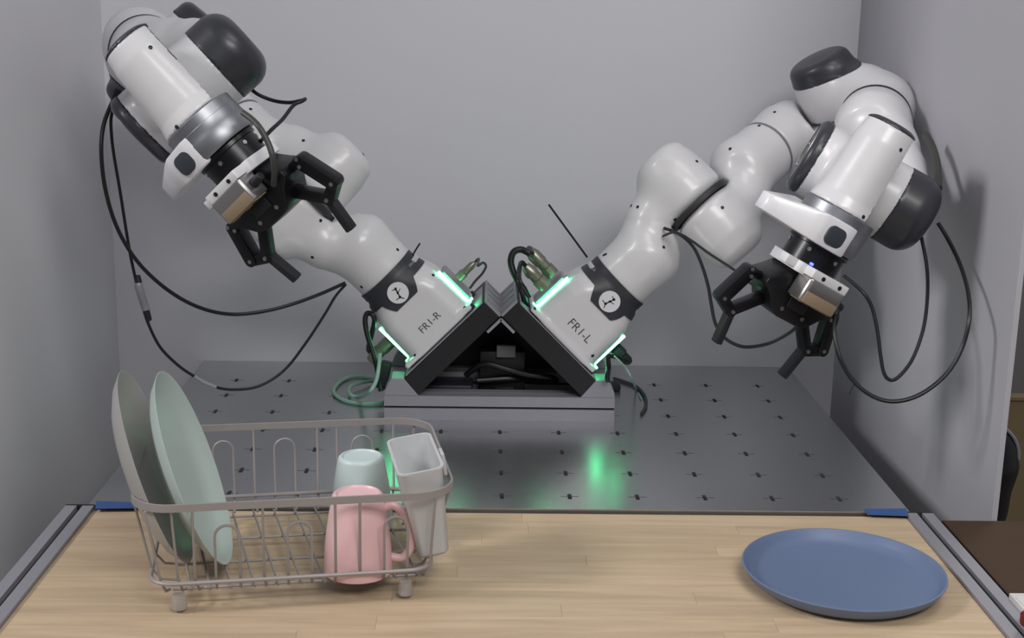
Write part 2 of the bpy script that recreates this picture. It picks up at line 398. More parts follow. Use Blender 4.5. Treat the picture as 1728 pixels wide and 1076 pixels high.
for s in (-1, 1):
    d = Vector((s * .7071, 0, -.7071)); n = Vector((s * .7071, 0, .7071))
    mt = Matrix((( d.x, 0, n.x, A.x), (0, 1, 0, 0), (d.z, 0, n.z, A.z), (0, 0, 0, 1)))
    mt.translation.y = MY
    for k in range(4):
        ya = -.235 + .045 * k
        lg = ob('frame_leg', box(NB(), (.1015, ya + .0225, .0185), (.197, .0447, .037), mt, .0012), M['black'], mount, smooth=False)
        b = box(NB(), (.0012, ya + .0225, .0185), (.0036, .0435, .036), mt); ob('end_cap', b, M['aluplain'], lg, smooth=False)
        b = box(NB(), (-.0012, ya + .0225, .0185), (.0018, .006, .030), mt); ob('slot_strip', b, M['alu'], lg, smooth=False)
    # corner gussets
    for ya, yb in ((-.2352, -.191), (-.044, -.001)):
        pg = [(s * .2005, .0432), (s * .1995, .052), (s * .188, .0745), (s * .1665, .0745), (s * .1405, .0432)]
        if s < 0: pg = pg[::-1]
        bm = prism(NB(), pg, -yb, -ya, Matrix(((1, 0, 0, 0), (0, 0, -1, MY), (0, 1, 0, 0), (0, 0, 0, 1))), .0008); ob('corner_gusset', fix(bm), M['aluplain'], mount, smooth=False)
    # pale angle under the apex
    b = box(NB(), (.0195, -.2385, -.0035), (.033, .006, .0045), mt); ob('apex_angle', b, M['aluplain'], mount, smooth=False)
    # adapter plate that carries the arm
    b = box(NB(), (.1, -.166, .0385), (.185, .135, .0025), mt, .0008); ob('adapter_plate', b, M['aluplain'], mount, smooth=False)

bm = prism(NB(), [(-.138, .0435), (.138, .0435), (.004, .178), (-.004, .178)], .060, .066, Matrix(((1, 0, 0, 0), (0, 0, -1, MY), (0, 1, 0, 0), (0, 0, 0, 1)))); ob('back_panel', fix(bm), M['black'], mount, smooth=False)

# ================================================================== robot arms
H = math.pi / 2
DH = [(0, .333, 0), (0, 0, -H), (0, .316, H), (.0825, 0, H), (-.0825, .384, -H), (0, 0, H), (.088, 0, H)]
def dh(a, d, al, th):
    ca, sa, ct, st = math.cos(al), math.sin(al), math.cos(th), math.sin(th)
    return np.array([[ct, -st, 0, a], [st * ca, ct * ca, -sa, -d * sa], [st * sa, ct * sa, ca, d * ca], [0, 0, 0, 1.]])
BZS = [.0, .075, .095, .115, .133, .16]; BHX = [.0705, .0695, .067, .062, .0575, .0575]; BHY = [.0615, .0610, .0605, .059, .0575, .0575]; BRC = [.030, .032, .038, .050, .0575, .0575]
def base2d(x, y, z):
    hx, hy, rc = np.interp(z, BZS, BHX), np.interp(z, BZS, BHY), np.interp(z, BZS, BRC)
    qx, qy = np.abs(x) - (hx - rc), np.abs(y) - (hy - rc)
    return np.hypot(np.maximum(qx, 0), np.maximum(qy, 0)) + np.minimum(np.maximum(qx, qy), 0) - rc
def base_r(z, a):                 # radius of the collar at height z in the direction a (0 = towards the viewer)
    lo, hi = .03, .1; sx, sy = math.sin(a), -math.cos(a)
    for _ in range(22):
        m = (lo + hi) / 2
        if base2d(m * sx, m * sy, z) < 0: lo = m
        else: hi = m
    return lo
def on_base(x, z, lift):          # point of the base front skin at local x, z
    lo, hi = .0, .1
    for _ in range(22):
        m = (lo + hi) / 2
        if base2d(x, -m, z) < lift: lo = m
        else: hi = m
    return (x, -lo, z)
def f_base(P):
    a = base2d(P[:, 0], P[:, 1], P[:, 2]) * .95 + .002; b = np.abs(P[:, 2] - .0713) - .0687 + .002
    f = np.minimum(np.maximum(a, b), 0) + np.hypot(np.maximum(a, 0), np.maximum(b, 0)) - .002
    return smin(f, sd_box(P, (-.004, 0, .007), (.078, .064, .0045), .003), .006)
def f_l1(P, s=-1, top=-.1925):
    # tube from below (z = top .. -.1) bending to the half barrel on the s side of the J2 axis (y)
    t = sd_rev(P, (0, 0, 0), (0, 0, 1), [(top, .0565), (-.118, .0565), (-.104, .053)], .006)
    b = sd_rev(P, (0, 0, 0), (0, s, 0), [(.004, .0585), (.045, .0580), (.075, .0555), (.100, .0495), (.117, .043)], .018)
    nk = sd_cone(P, [((0, 0, -.118), .0535), ((0, s * .036, -.080), .0415), ((0, s * .062, -.02), .041)])
    f = smin(smin(t, nk, .022), b, .026)
    return smax(f, -sd_cyl(P, (0, -s * .30, 0), (0, s * .004, 0), .066), .006)
def f_l2(P):  # frame 2: x = x, up = -y, side = z
    Q = np.stack([P[:, 0], P[:, 2], P[:, 1]], 1); return f_l1(Q, 1, -.1935)
def f_l3(P):  # tube on z, elbow barrel at x = .0825 on the +y side
    t = sd_rev(P, (0, 0, 0), (0, 0, 1), [(-.1205, .0565), (-.062, .0565), (-.058, .0545), (-.03, .053)], .004)
    b = sd_dome(P, (.0825, .003, 0), (.0825, .106, 0), .053, .014)
    nk = sd_cone(P, [((0, 0, -.07), .0535), ((.02, .025, -.03), .052), ((.0825, .045, 0), .050)])
    f = smin(smin(t, nk, .02), b, .03)
    return smax(f, -sd_cyl(P, (.0825, -.3, 0), (.0825, .003, 0), .064), .006)
def f_l4(P):  # elbow barrel on z > 0, tube round (x = -.0825, y)
    t = sd_rev(P, (-.0825, 0, 0), (0, 1, 0), [(.04, .054), (.075, .0585), (.1185, .0585)], .004)
    b = sd_dome(P, (0, 0, .003), (0, 0, .106), .053, .014)
    nk = sd_cone(P, [((-.0825, .075, 0), .0545), ((-.055, .035, .02), .053), ((0, 0, .045), .050)])
    f = smin(smin(t, nk, .02), b, .03)
    return smax(f, -sd_cyl(P, (0, 0, -.3), (0, 0, .003), .064), .006)
def f_l5(P):
    t = sd_rev(P, (0, 0, 0), (0, 0, 1), [(-.262, .0585), (-.225, .0585), (-.19, .05)], .003)
    nk = sd_cone(P, [((0, .004, -.215), .054), ((0, .036, -.170), .047), ((0, .066, -.125), .036), ((0, .084, -.085), .029), ((0, .088, -.03), .027)])
    b = sd_dome(P, (0, .022, 0), (0, .130, 0), .0605, .034)
    return smin(smin(t, nk, .03), b, .016)
W6 = [(-.092, .034), (-.088, .037), (-.06, .0425), (0, .0455), (.03, .048), (.05, .0535)]
def f_l6(P):  # J6 barrel on z; J7 tube at x = .088 along -y
    b = sd_cyl(P, (0, 0, -.019), (0, 0, .074), .0585, .006)
    t = sd_rev(P, (.088, 0, 0), (0, -1, 0), W6, .003)
    br = sd_box(P, (.045, 0, .002), (.045, .042, .036), .02)
    return smin(smin(b, br, .02), t, .018)
def f_leaf(f, fcut): return lambda P: np.maximum(f(P), fcut(P))
SH = {}
def shells():
    b = .09
    SH['base'] = nets(f_base, (-.1, -.085, -.003), (.095, .085, .148))
    SH['l1'] = nets(f_l1, (-b, -.14, -.2), (b, .075, .08))
    SH['l2'] = nets(f_l2, (-b, -.2, -.075), (b, .08, .14))
    for k, f, lo, hi, ax, cut in (('l3', f_l3, (-.07, -.075, -.13), (.16, .12, .08), 1, .074), ('l4', f_l4, (-.16, -.08, -.075), (.08, .13, .12), 2, .074), ('l5', f_l5, (-.075, -.075, -.27), (.075, .145, .08), 1, .068)):
        c = (lambda P, ax=ax, cut=cut, k=k: smax(P[:, ax] - cut, -.02 - P[:, 2] - 0 * P[:, 0], .001) if False else P[:, ax] - cut)
        if k == 'l5':  # only the barrel is capped, not the neck
            bar = lambda P: np.maximum(.066 - P[:, 1], L2(P[:, [0, 2]]) - .0635)
            SH[k] = nets(lambda P, f=f: np.maximum(f(P), -np.maximum(.0672 - P[:, 1], sd_cyl(P, (0, .02, 0), (0, .2, 0), .0625))), lo, hi)
            SH[k + 'c'] = nets(lambda P: np.maximum(sd_dome(P, (0, .022, 0), (0, .130, 0), .0612, .034), .067 - P[:, 1]), lo, hi)
        else:
            sp = .0585 if k == 'l3' else .0585
            SH[k] = nets(lambda P, f=f, ax=ax, cut=cut: np.maximum(f(P), P[:, ax] - cut), lo, hi)
            SH[k + 'c'] = nets(lambda P, f=f, ax=ax, cut=cut: np.maximum(f(P) - .0012, cut + .0002 - P[:, ax]), lo, hi)
    SH['l6'] = nets(lambda P: np.maximum(np.maximum(f_l6(P), P[:, 1] - .0862), P[:, 2] - .0665), (-.075, -.065, -.035), (.155, .105, .09))
    SH['l6p'] = nets(lambda P: np.maximum(sd_rev(P, (.088, 0, 0), (0, -1, 0), [(-.0935, .030), (-.089, .0375), (-.08, .0405)], .002), .0865 - P[:, 1]), (.03, .07, -.06), (.145, .1, .06), .0022)
    SH['l6d'] = nets(lambda P: np.maximum(sd_dome(P, (0, 0, -.019), (0, 0, .084), .0595, .010), .067 - P[:, 2]), (-.075, -.075, .055), (.075, .075, .095), .0028)
shells()
def ring_mesh(r, w, n=48):
    bm = lathe(NB(), [(r - .006, -w), (r - .0008, -w), (r, -w * .7), (r, w * .7), (r - .0008, w), (r - .006, w)], n); return fix(bm)
def march(f, o, d, n=90):
    p = np.array(o, float); d = np.array(d, float)
    for i in range(n):
        v = float(f(p[None])[0])
        if v < 2e-5: break
        p = p + d * max(v * .8, 1e-5)
    e = 1e-4; g = np.array([float(f((p + e * np.eye(3)[i])[None])[0] - f((p - e * np.eye(3)[i])[None])[0]) for i in range(3)])
    return p, g / np.linalg.norm(g)
def text_mesh(s, size):
    cu = bpy.data.curves.new('t', 'FONT'); cu.body = s; cu.size = size; cu.align_x = 'CENTER'; cu.extrude = .0002; cu.offset = -.0002
    o = bpy.data.objects.new('t', cu); C.objects.link(o)
    bpy.context.view_layer.update()
    me = bpy.data.meshes.new_from_object(o.evaluated_get(bpy.context.evaluated_depsgraph_get())); bpy.data.objects.remove(o)
    return me
def band_mesh(low, high, a0, a1, z0=None, z1=None, na=70, nz=14):
    # a curved skin that hugs the base collar; angle 0 faces the viewer (-y), positive towards +x
    bm = NB(); g = []
    for i in range(na + 1):
        a = a0 + (a1 - a0) * i / na; row = []
        for j in range(nz + 1):
            z = low(a) + (high(a) - low(a)) * j / nz; r = base_r(z, R(a)) + .0018
            row.append(bm.verts.new((r * math.sin(R(a)), -r * math.cos(R(a)), z)))
        g.append(row)
    for i in range(na):
        for j in range(nz): bm.faces.new((g[i][j], g[i + 1][j], g[i + 1][j + 1], g[i][j + 1]))
    r = bmesh.ops.extrude_face_region(bm, geom=list(bm.faces))
    for v in [v for v in r['geom'] if isinstance(v, bmesh.types.BMVert)]:
        q = math.hypot(v.co.x, v.co.y); v.co.x *= (q - .003) / q; v.co.y *= (q - .003) / q
    return fix(bm)
GS = {}
def build_arm(side, B, q, label, text, text_size, screws, led):
    T = [B]
    for (a, d, al), t in zip(DH, q): T.append(T[-1] @ dh(a, d, al, t))
    Bi = np.linalg.inv(B); L = [Bi @ t for t in T]
    arm = empty('robot', mtx=Matrix(B.tolist())); tag(arm, label, 'robot arm', 'pair of white robot arms')
    I = np.eye(4)
    # ---- base
    base = ob('base', SH['base'], M['robot'], arm)
    bm = NB()
    bump = lambda a: .0235 * max(0, min(1, (34 - abs(a - 2)) / 12.))
    cl = ob('collar_band', band_mesh(lambda a: .112 - bump(a), lambda a: .1455, -62, 62), M['band'], base)
    for a0, a1 in ((-88, -62), (62, 84)):
        for lo, hi in ((.112, .1235), (.132, .1455)):
            b = band_mesh(lambda a, lo=lo: lo, lambda a, hi=hi: hi, a0, a1, na=14, nz=4); ob('band_prong', b, M['band'], base)
    # round emblem: white disc with small strokes
    bm = NB(); n = 40; zc = .1105; ctr = bm.verts.new(on_base(.002, zc, .0022)); rg = [bm.verts.new(on_base(.002 + .0185 * math.cos(2 * math.pi * k / n), zc + .0185 * math.sin(2 * math.pi * k / n), .0022)) for k in range(n)]
    for v in rg + [ctr]: v.co.y = -.0636
    for k in range(n): bm.faces.new((ctr, rg[k], rg[(k + 1) % n]))
    r_ = bmesh.ops.extrude_face_region(bm, geom=list(bm.faces)); bmesh.ops.translate(bm, vec=(0, .004, 0), verts=[v for v in r_['geom'] if isinstance(v, bmesh.types.BMVert)])
    ob('emblem_disc', fix(bm), M['white'], base, smooth=False).__setitem__('label', 'white round emblem on the graphite collar')
    bm = NB()
    for (xa, za, xb, zb, wd) in ((.0025, .0080, 0, .0005, .0012), (0, .0005, -.0025, -.0075, .0012), (.0038, .0096, .0008, .0062, .0021), (.001, .0026, -.001, -.0012, .0018), (-.0014, -.0056, -.0034, -.0092, .0020), (.0025, .0080, -.0042, .0100, .0008), (0, .0005, .0085, .0028, .0007), (-.0025, -.0075, .0012, -.0145, .0009), (-.0025, -.0075, -.0110, -.0066, .0008)):
        a_, b_ = Vector((xa, za)), Vector((xb, zb)); dv = (b_ - a_); nn = Vector((-dv.y, dv.x)).normalized() * wd
        vs = [bm.verts.new((.002 + p.x, -.0640, zc + p.y)) for p in (a_ + nn, a_ - nn, b_ - nn * .8, b_ + nn * .8)]; bm.faces.new(vs)
    r_ = bmesh.ops.extrude_face_region(bm, geom=list(bm.faces)); bmesh.ops.translate(bm, vec=(0, .003, 0), verts=[v for v in r_['geom'] if isinstance(v, bmesh.types.BMVert)])
    for v in bm.verts: v.co.y = v.co.y
    ob('emblem_strokes', fix(bm), M['ink'], base, smooth=False)
    # lettering
    me = text_mesh(text, text_size)
    for v in me.vertices:
        e = .0003 + (.0004 if v.co.z > 0 else 0); v.co = Vector(on_base(v.co.x + .004, v.co.y + (.032 if side > 0 else .030), e))
    ob('lettering', me, M['ink'], base, smooth=False)['label'] = 'dark lettering ' + text
    me = text_mesh('FRANKA', .0085)
    for v in me.vertices:
        lift = .0002 + (.0004 if v.co.z > 0 else 0); a = R(-68 if side > 0 else 62) + v.co.x / .058
        r = .0622 + lift; v.co = Vector((r * math.sin(a), -r * math.cos(a), .1248 + v.co.y * .9))
    ob('collar_print', me, M['inkw'], base, smooth=False)
    # light strips on both flanks
    for sx in (-1, 1):
        bm = box(NB(), (sx * .0722, -.030, .047), (.0040, .008, .076), bev=.001); ob('light_strip', bm, M['led_green'], base)
        bm = box(NB(), (sx * .0765, -.030, .0105), (.010, .008, .0036), bev=.0008); ob('light_strip', bm, M['led_green'], base)
        bm = box(NB(), (sx * .0735, .012, .045), (.009, .064, .066), bev=.003); ob('connector_block', bm, M['aluplain'], base)
        for yy in (-.05, .05):
            bm = rod(NB(), (sx * .074, yy, .0), (sx * .074, yy, .009), .0045, n=10); ob('bolt', fix(bm), M['screw'], base)
    # ---- links
    specs = [('shoulder_link', 'l1', 1), ('upper_arm_link', 'l2', 2), ('elbow_link', 'l3', 3), ('elbow_housing', 'l4', 4), ('forearm_link', 'l5', 5), ('wrist_link', 'l6', 6)]
    P = {}
    for nm, k, i in specs: P[k] = ob(nm, SH[k], M['robot'], arm, L[i])
    for k, nm in (('l3c', 'end_cap'), ('l4c', 'end_cap'), ('l5c', 'wrist_cap'), ('l6d', 'wrist_cap'), ('l6p', 'pilot_disc')): ob(nm, SH[k], M['dark'], P[k[:2]])
    if 'rj2' not in GS:
        GS['rj2'] = None
    Ry = Matrix.Rotation(H, 4, 'X')
    ob('joint_ring', ring_mesh(.0605, .0052), M['ring'], P['l1'], Ry)
    ob('joint_ring', ring_mesh(.0570, .0012), M['ring'], P['l1'], Matrix.Translation((0, 0, -.1932)))
    ob('joint_ring', ring_mesh(.0602, .0040), M['ring'], P['l5'], Matrix.Translation((0, 0, -.2632)))
    ob('joint_ring', ring_mesh(.0566, .0010), M['aluplain'], P['l3'], Matrix.Translation((0, 0, -.1218)))
    ob('joint_ring', ring_mesh(.0575, .0016), M['ring'], P['l6'], Matrix.Translation((0, 0, -.0205)))
    bm = lathe(NB(), [(.049, -.0006), (.0515, -.0006), (.0515, .0006), (.049, .0006)], 40); bm.faces.ensure_lookup_table()
    ob('disc_highlight', fix(bm), M['metal'], P['l6'], Matrix.Translation((0, 0, .0842)))  # bright metal band draws the ring highlight on the dark disc
    for yy in (.016, -.02):
        bm = rod(NB(), (-.02, yy, .083), (-.02, yy, .0852), .004, n=10); ob('cap_screw', fix(bm), M['screwb'], P['l6'])
    for k, pts in screws.items():
        for (p, nrm) in pts:
            p = Vector(p); nrm = Vector(nrm); m_, _ = frame_from(p - nrm * .001, p + nrm)
            bm = lathe(NB(), [(0, .0), (.0030, 0), (.0030, .0014), (.0022, .0017), (.0018, .0012), (0, .0012)], 10); ob('screw', fix(bm), M['screw'], base if k == 'l0' else P[k], m_)
    # ---- flange, guide handle
    fl = ob('flange_ring', fix(lathe(NB(), [(0, .0505), (.0525, .0505), (.0545, .052), (.0545, .066), (.0550, .0665), (.0550, .080), (.0556, .081), (.0556, .102), (.054, .106), (0, .106)], 56)), M['metal'], arm, L[7])
    pl = [(.126, .010), (.121, .0155), (.062, .0490), (.050, .0540), (.010, .0585), (-.006, .0560), (-.006, -.0560), (.010, -.0585), (.050, -.0540), (.062, -.0490), (.121, -.0155), (.126, -.010)]
    bm = fix(prism(NB(), pl[::-1], .064, .1100, None, .004))
    for v in bm.verts:
        t = max(0., min(1., (v.co.x - .045) / .08)); zl, zh = .064 + .017 * t, .1100 - .0035 * t; v.co.z = zl + (v.co.z - .064) / .046 * (zh - zl)
    gh = ob('guide_handle', bm, M['whiteglow'], arm, L[7])
    for s in (-1, 1):
        po = rrect(.0165, .0145, .010); m_ = Matrix(((1, 0, 0, .024), (0, 0, -1, s * .0555), (0, 1, 0, .0885), (0, 0, 0, 1)))
        ob('guide_button', fix(prism(NB(), po, -.003, .003, m_, .0012)), M['button'], gh)
    # ---- tool: coupling, camera mount, depth camera, gripper
    cp = ob('tool_coupling', fix(lathe(NB(), [(0, .106), (.046, .106), (.0475, .108), (.0475, .1135), (.044, .1145), (.044, .141), (0, .141)], 48)), M['gripper'], arm, L[7])
    for k in range(6):
        a = k * math.pi / 3 + .3; bm = rod(NB(), (.043 * math.cos(a), .043 * math.sin(a), .121), (.0452 * math.cos(a), .0452 * math.sin(a), .121), .0032, n=10); ob('coupling_screw', fix(bm), M['screwb'], cp)
    if led:
        bm = box(NB(), (.023, -.0405, .138), (.006, .003, .004), bev=.001); ob('status_light', bm, M['led_blue'], cp)
        bm = lathe(NB(), [(.0470, .1087), (.0479, .1087), (.0479, .1095), (.0470, .1095)], 40); ob('glow_ring', fix(bm), M['metal'], cp)
    bm = prism(NB(), rrect(.046, .042, .008), .1412, .1575, Matrix.Translation((0, -.006, 0)), .0012)
    prism(bm, rrect(.0345, .014, .003), .1412, .1545, Matrix.Translation((-.002, -.055, 0)), .001)
    prism(bm, rrect(.010, .010, .003), .1412, .1545, Matrix.Translation((.055, -.030, 0)), .001)
    cmn = ob('camera_mount', fix(bm), M['white'], arm, L[7])
    for u in (-.020, .012):
        bm = rod(NB(), (u, -.0685, .148), (u, -.0702, .148), .0032, n=10); ob('mount_screw', fix(bm), M['screw'], cmn)
    bm = prism(NB(), rrect(.0335, .0195, .006), .1548, .190, Matrix.Translation((-.002, -.053, 0)), .0022)
    cbx = ob('depth_camera', fix(bm), M['silver'], arm, L[7])
    bm = prism(NB(), rrect(.030, .016, .005), .1885, .1915, Matrix.Translation((-.002, -.053, 0)), .001); ob('camera_face', fix(bm), M['tan'], cbx)
    bm = box(NB(), (-.002, -.0722, .1815), (.058, .0022, .017), bev=.0008); ob('camera_front', bm, M['tan'], cbx)
    for u in (-.017, .013): ob('camera_lens', fix(rod(NB(), (u, -.053, .191), (u, -.053, .193), .006, n=16)), M['groove'], cbx)
    bm = rod(NB(), (-.0355, -.052, .172), (-.054, -.052, .172), .0075, .006, 12, .001); ob('camera_plug', fix(bm), M['rubber'], cbx)
    # gripper body
    bd = [(-.0385, .1578), (.0385, .1578), (.050, .170), (.066, .184), (.066, .196), (.050, .205), (.036, .2235), (.022, .229), (-.022, .229), (-.036, .2235), (-.050, .205), (-.066, .196), (-.066, .184), (-.050, .170)]
    XZ = Matrix(((1, 0, 0, 0), (0, 0, -1, 0), (0, 1, 0, 0), (0, 0, 0, 1)))
    g = ob('gripper', fix(prism(NB(), bd, -.031, .031, XZ, .003)), M['gripper'], arm, L[7])
    for u, w in ((0, .19), (.02, .215), (-.02, .215)):
        for s in (-1, 1): ob('gripper_screw', fix(rod(NB(), (u, s * .0305, w), (u, s * .0322, w), .0033, n=10)), M['screwb'], g)
    bm = box(NB(), (0, -.0325, .2), (.034, .003, .018), bev=.001); ob('palm_cover', bm, M['rubber'], g)
    for s in (-1, 1):
        def bar(pts, rad, y0, y1):   # rounded link plate through (u, w) points
            b_ = NB()
            for (ua, wa), (ub, wb) in zip(pts, pts[1:]):
                dv = Vector((ub - ua, wb - wa)); Ld = dv.length; ang = math.atan2(dv.y, dv.x)
                po = []
                for k in range(9): t = H + math.pi * k / 8; po.append((rad * math.cos(t), rad * math.sin(t)))
                for k in range(9): t = -H + math.pi * k / 8; po.append((Ld + rad * math.cos(t), rad * math.sin(t)))
                m2 = XZ @ Matrix.Translation((ua, wa, 0)) @ Matrix.Rotation(ang, 4, 'Z')
                prism(b_, po, y0, y1, m2, .0008)
            return fix(b_)
        kn = ob('outer_knuckle', bar([(s * .056, .190), (s * .083, .190)], .0070, -.007, .007), M['gripper'], g)
        for yy in (-1, 1):
            for (u, w) in ((.088, .1875), (.0775, .1955)):
                pass
        fg = bar([(s * .083, .191), (s * .100, .243)], .0090, -.0115, .0115)
        ob('outer_finger', fg, M['gripper'], g)
        ob('inner_knuckle', bar([(s * .030, .205), (s * .075, .2535)], .0078, -.0085, .0085), M['gripper'], g)
        ob('finger_joint', bar([(s * .0985, .2445), (s * .0755, .2555)], .0078, -.0095, .0095), M['gripper'], g)
        ob('finger_tip', fix(box(NB(), (0, 0, .024), (.0115, .017, .052), Matrix(((1, 0, 0, s * .0735), (0, 1, 0, 0), (0, 0, 1, .2575), (0, 0, 0, 1))) @ Matrix.Rotation(R(-s * 9), 4, 'Y'), .002)), M['rubber'], g)
        for (u, w) in ((.0855, .1865), (.0805, .1965), (.100, .243), (.0755, .2545)):
            ob('pivot_pin', fix(rod(NB(), (s * u, -.0126, w), (s * u, .0126, w), .0030, n=10)), M['screwb'], g)
    return arm, T
def base_frame(p, s):
    a = s * math.pi / 4; z = np.array([math.sin(a), 0, math.cos(a)]); y = np.array([0, 1., 0]); B = np.eye(4)
    B[:3, 0] = np.cross(y, z); B[:3, 1] = y; B[:3, 2] = z; B[:3, 3] = p; return B
SCREWS_R = {'l1': [((0.032, -0.055, 0.0475), (0.56, -0.08, 0.83)), ((0.0198, -0.0786, -0.0854), (0.43, -0.87, -0.24)), ((0.0357, -0.0674, -0.0784), (0.78, -0.62, -0.12)), ((0.0351, -0.0078, -0.0468), (0.52, 0.84, -0.14)), ((0.0454, 0.0148, -0.0928), (0.67, 0.18, 0.72)), ((0.033, -0.046, -0.1741), (0.58, -0.81, 0.0)), ((0.0306, -0.0476, -0.1772), (0.54, -0.84, 0.0))], 'l2': [((0.041, -0.1013, -0.0378), (0.63, 0.51, -0.58)), ((0.0569, 0.0122, 0.0341), (0.98, 0.21, 0.01)), ((0.0423, -0.1843, -0.0375), (0.75, 0.0, -0.66))], 'l3': [((0.0218, -0.0552, -0.0858), (0.36, -0.93, -0.1))], 'l6': [((0.1224, 0.0633, -0.0239), (0.81, 0.19, -0.56)), ((0.1319, -0.044, -0.0277), (0.82, 0.27, -0.51))], 'l0': [((-0.0689, 0.0077, 0.0806), (-0.99, 0.0, 0.12)), ((-0.0783, -0.0624, 0.0112), (0.0, -0.46, 0.89)), ((0.0524, -0.0585, 0.0238), (0.42, -0.91, 0.02))]}
SCREWS_L = {'l1': [((0.0384, 0.0415, -0.172), (0.68, 0.73, 0.0)), ((0.0332, -0.0703, -0.0784), (0.72, -0.68, -0.13)), ((0.0303, -0.0477, -0.1737), (0.54, -0.84, 0.0)), ((0.0428, -0.0159, -0.0443), (0.85, 0.43, -0.31))], 'l2': [((0.0421, -0.0586, 0.0612), (0.93, -0.2, 0.32)), ((0.0133, 0.0244, 0.1168), (0.08, 0.15, 0.99)), ((0.0422, -0.1714, 0.0377), (0.75, 0.0, 0.67))], 'l0': [((0.0634, -0.0422, 0.0882), (0.85, -0.47, 0.22)), ((0.0645, -0.0539, 0.0121), (0.27, -0.25, 0.93)), ((-0.0557, -0.06, 0.0124), (-0.23, -0.42, 0.88))], 'l6': [((0.1258, 0.0548, -0.0203), (0.88, 0.05, -0.47)), ((0.1333, -0.0465, 0.0267), (0.83, 0.27, 0.49))]}
armR, TR = build_arm(1, base_frame((.1055, -.1747, .1383), 1), [4.4074, -.6437, .477, -2.6596, .6388, 2.0406, -5.227],
    'right robot arm, marked FR1-L, its blue-lit gripper hanging beside the right panel', 'FR1-L', .0215, SCREWS_R, True)
armL, TL = build_arm(-1, base_frame((-.0997, -.1650, .1439), -1), [-1.3545, -.4413, -.0914, -2.4555, -.0926, 2.0567, 2.1964],
    'left robot arm, marked FR1-R, its wrist raised high above the dish rack', 'FR1-R', .0185, SCREWS_L, False)

#OBJECTS
# ================================================================== cables and plugs
def cable(name, pts, r, m, label, cat='cable', group=None, parent=None, per=8, n=10):
    P = [at(*p) if len(p) == 3 else np.array(p[:3]) for p in pts]
    o = ob(name, fix(tube(NB(), spline(P, per), r, n)), M[m], parent)
    if parent is None: tag(o, label, cat, group)
    return o
def plug(a, b, r0, r1, m, parent, name='plug'):
    return ob(name, fix(rod(NB(), at(*a), at(*b), r0, r1, 14, min(r0, r1) * .3)), M[m], parent)
c = cable('hanging_cable', [(197, 160, 1.9), (186, 180, 1.9), (174, 215, 1.9), (171, 260, 1.9), (178, 320, 1.92), (196, 380, 1.95), (225, 432, 1.98), (262, 472, 2.02), (306, 504, 2.07), (350, 523, 2.12), (393, 530, 2.15), (440, 526, 2.17), (490, 514, 2.19), (540, 496, 2.2), (583, 477, 2.2)], .0031, 'cable',
          'thick black cable sagging from the left arm wrist to its shoulder', group='black cables hanging from the robot wrists')
plug((200, 150, 1.9), (192, 172, 1.9), .006, .005, 'rubber', c)
c = cable('hanging_cable', [(199, 165, 1.92), (188, 195, 1.92), (188, 225, 1.93), (192, 260, 1.94), (203, 325, 1.96), (214, 395, 1.98), (222, 440, 2.0), (230, 475, 2.01), (240, 515, 2.03), (252, 550, 2.04), (270, 585, 2.06), (297, 613, 2.08), (325, 633, 2.1), (365, 653, 2.13), (400, 657, 2.15), (440, 650, 2.17), (480, 624, 2.19), (515, 580, 2.2), (548, 530, 2.21), (566, 500, 2.21), (584, 479, 2.21)], .0024, 'cable',
          'thin black cable with an inline plug, looping low behind the upright dishes', group='black cables hanging from the robot wrists')
ob('inline_plug', fix(tube(NB(), spline([at(231, 468, 2.01), at(236, 490, 2.015), at(244, 515, 2.03), at(250, 535, 2.035)], 6), [.0045] * 3 + [.0062] * 13 + [.0045] * 3, 12)), M['aluplain'], c)
plug((231, 464, 2.01), (234, 478, 2.012), .005, .0056, 'rubber', c, 'plug_boot'); plug((246, 522, 2.031), (252, 541, 2.037), .0056, .0046, 'rubber', c, 'plug_boot')
ob('pale_sleeve', fix(tube(NB(), spline([at(327, 634.3, 2.101), at(345, 645, 2.115), at(364, 652.6, 2.129)], 6), .0031, 12)), M['sleeve'], c)
cable('short_cable', [(418, 146, 1.95), (437, 160, 1.95), (463, 170, 1.95), (488, 173, 1.94), (508, 169.5, 1.93), (515, 167, 1.92), (509, 171, 1.91), (495, 178, 1.9), (477, 201, 1.87), (458, 219, 1.84), (440, 238, 1.82)], .0028, 'cable', 'short black cable kinked to the right of the left arm wrist cap')
cable('tool_cable', [(410, 190, 1.77), (425, 201, 1.76), (438, 215, 1.75), (452, 240, 1.75), (460, 264, 1.75), (463, 290, 1.76), (462, 312, 1.78)], .0042, 'cableol', 'dark grey cable curving over the left gripper camera mount')
c = cable('hanging_cable', [(1583, 376, 1.985), (1600, 404, 1.975), (1620, 446, 1.94), (1633, 490, 1.90), (1636, 535, 1.87), (1624, 585, 1.87), (1600, 627, 1.87), (1565, 658, 1.87), (1530, 674, 1.87), (1495, 676, 1.87), (1462, 662, 1.87), (1434, 635, 1.87), (1416, 600, 1.87), (1408, 560, 1.88), (1409, 530, 1.9), (1411, 515, 1.91)], .0031, 'cable',
          'thick black cable in a wide loop right of the right gripper', group='black cables hanging from the robot wrists')
plug((1411, 511, 1.91), (1410, 534, 1.9), .0068, .0052, 'rubber', c)
cable('hanging_cable', [(1555, 400, 1.985), (1564, 450, 1.965), (1565, 500, 1.93), (1558, 555, 1.9), (1540, 605, 1.89), (1518, 634, 1.88), (1503, 641, 1.88), (1492, 630, 1.88), (1486, 600, 1.88), (1481, 560, 1.88), (1472, 520, 1.88), (1458, 495, 1.88), (1440, 478, 1.89), (1424, 465, 1.9)], .0027, 'cable',
          'thin black cable in a narrow V inside the wide cable loop', group='black cables hanging from the robot wrists')
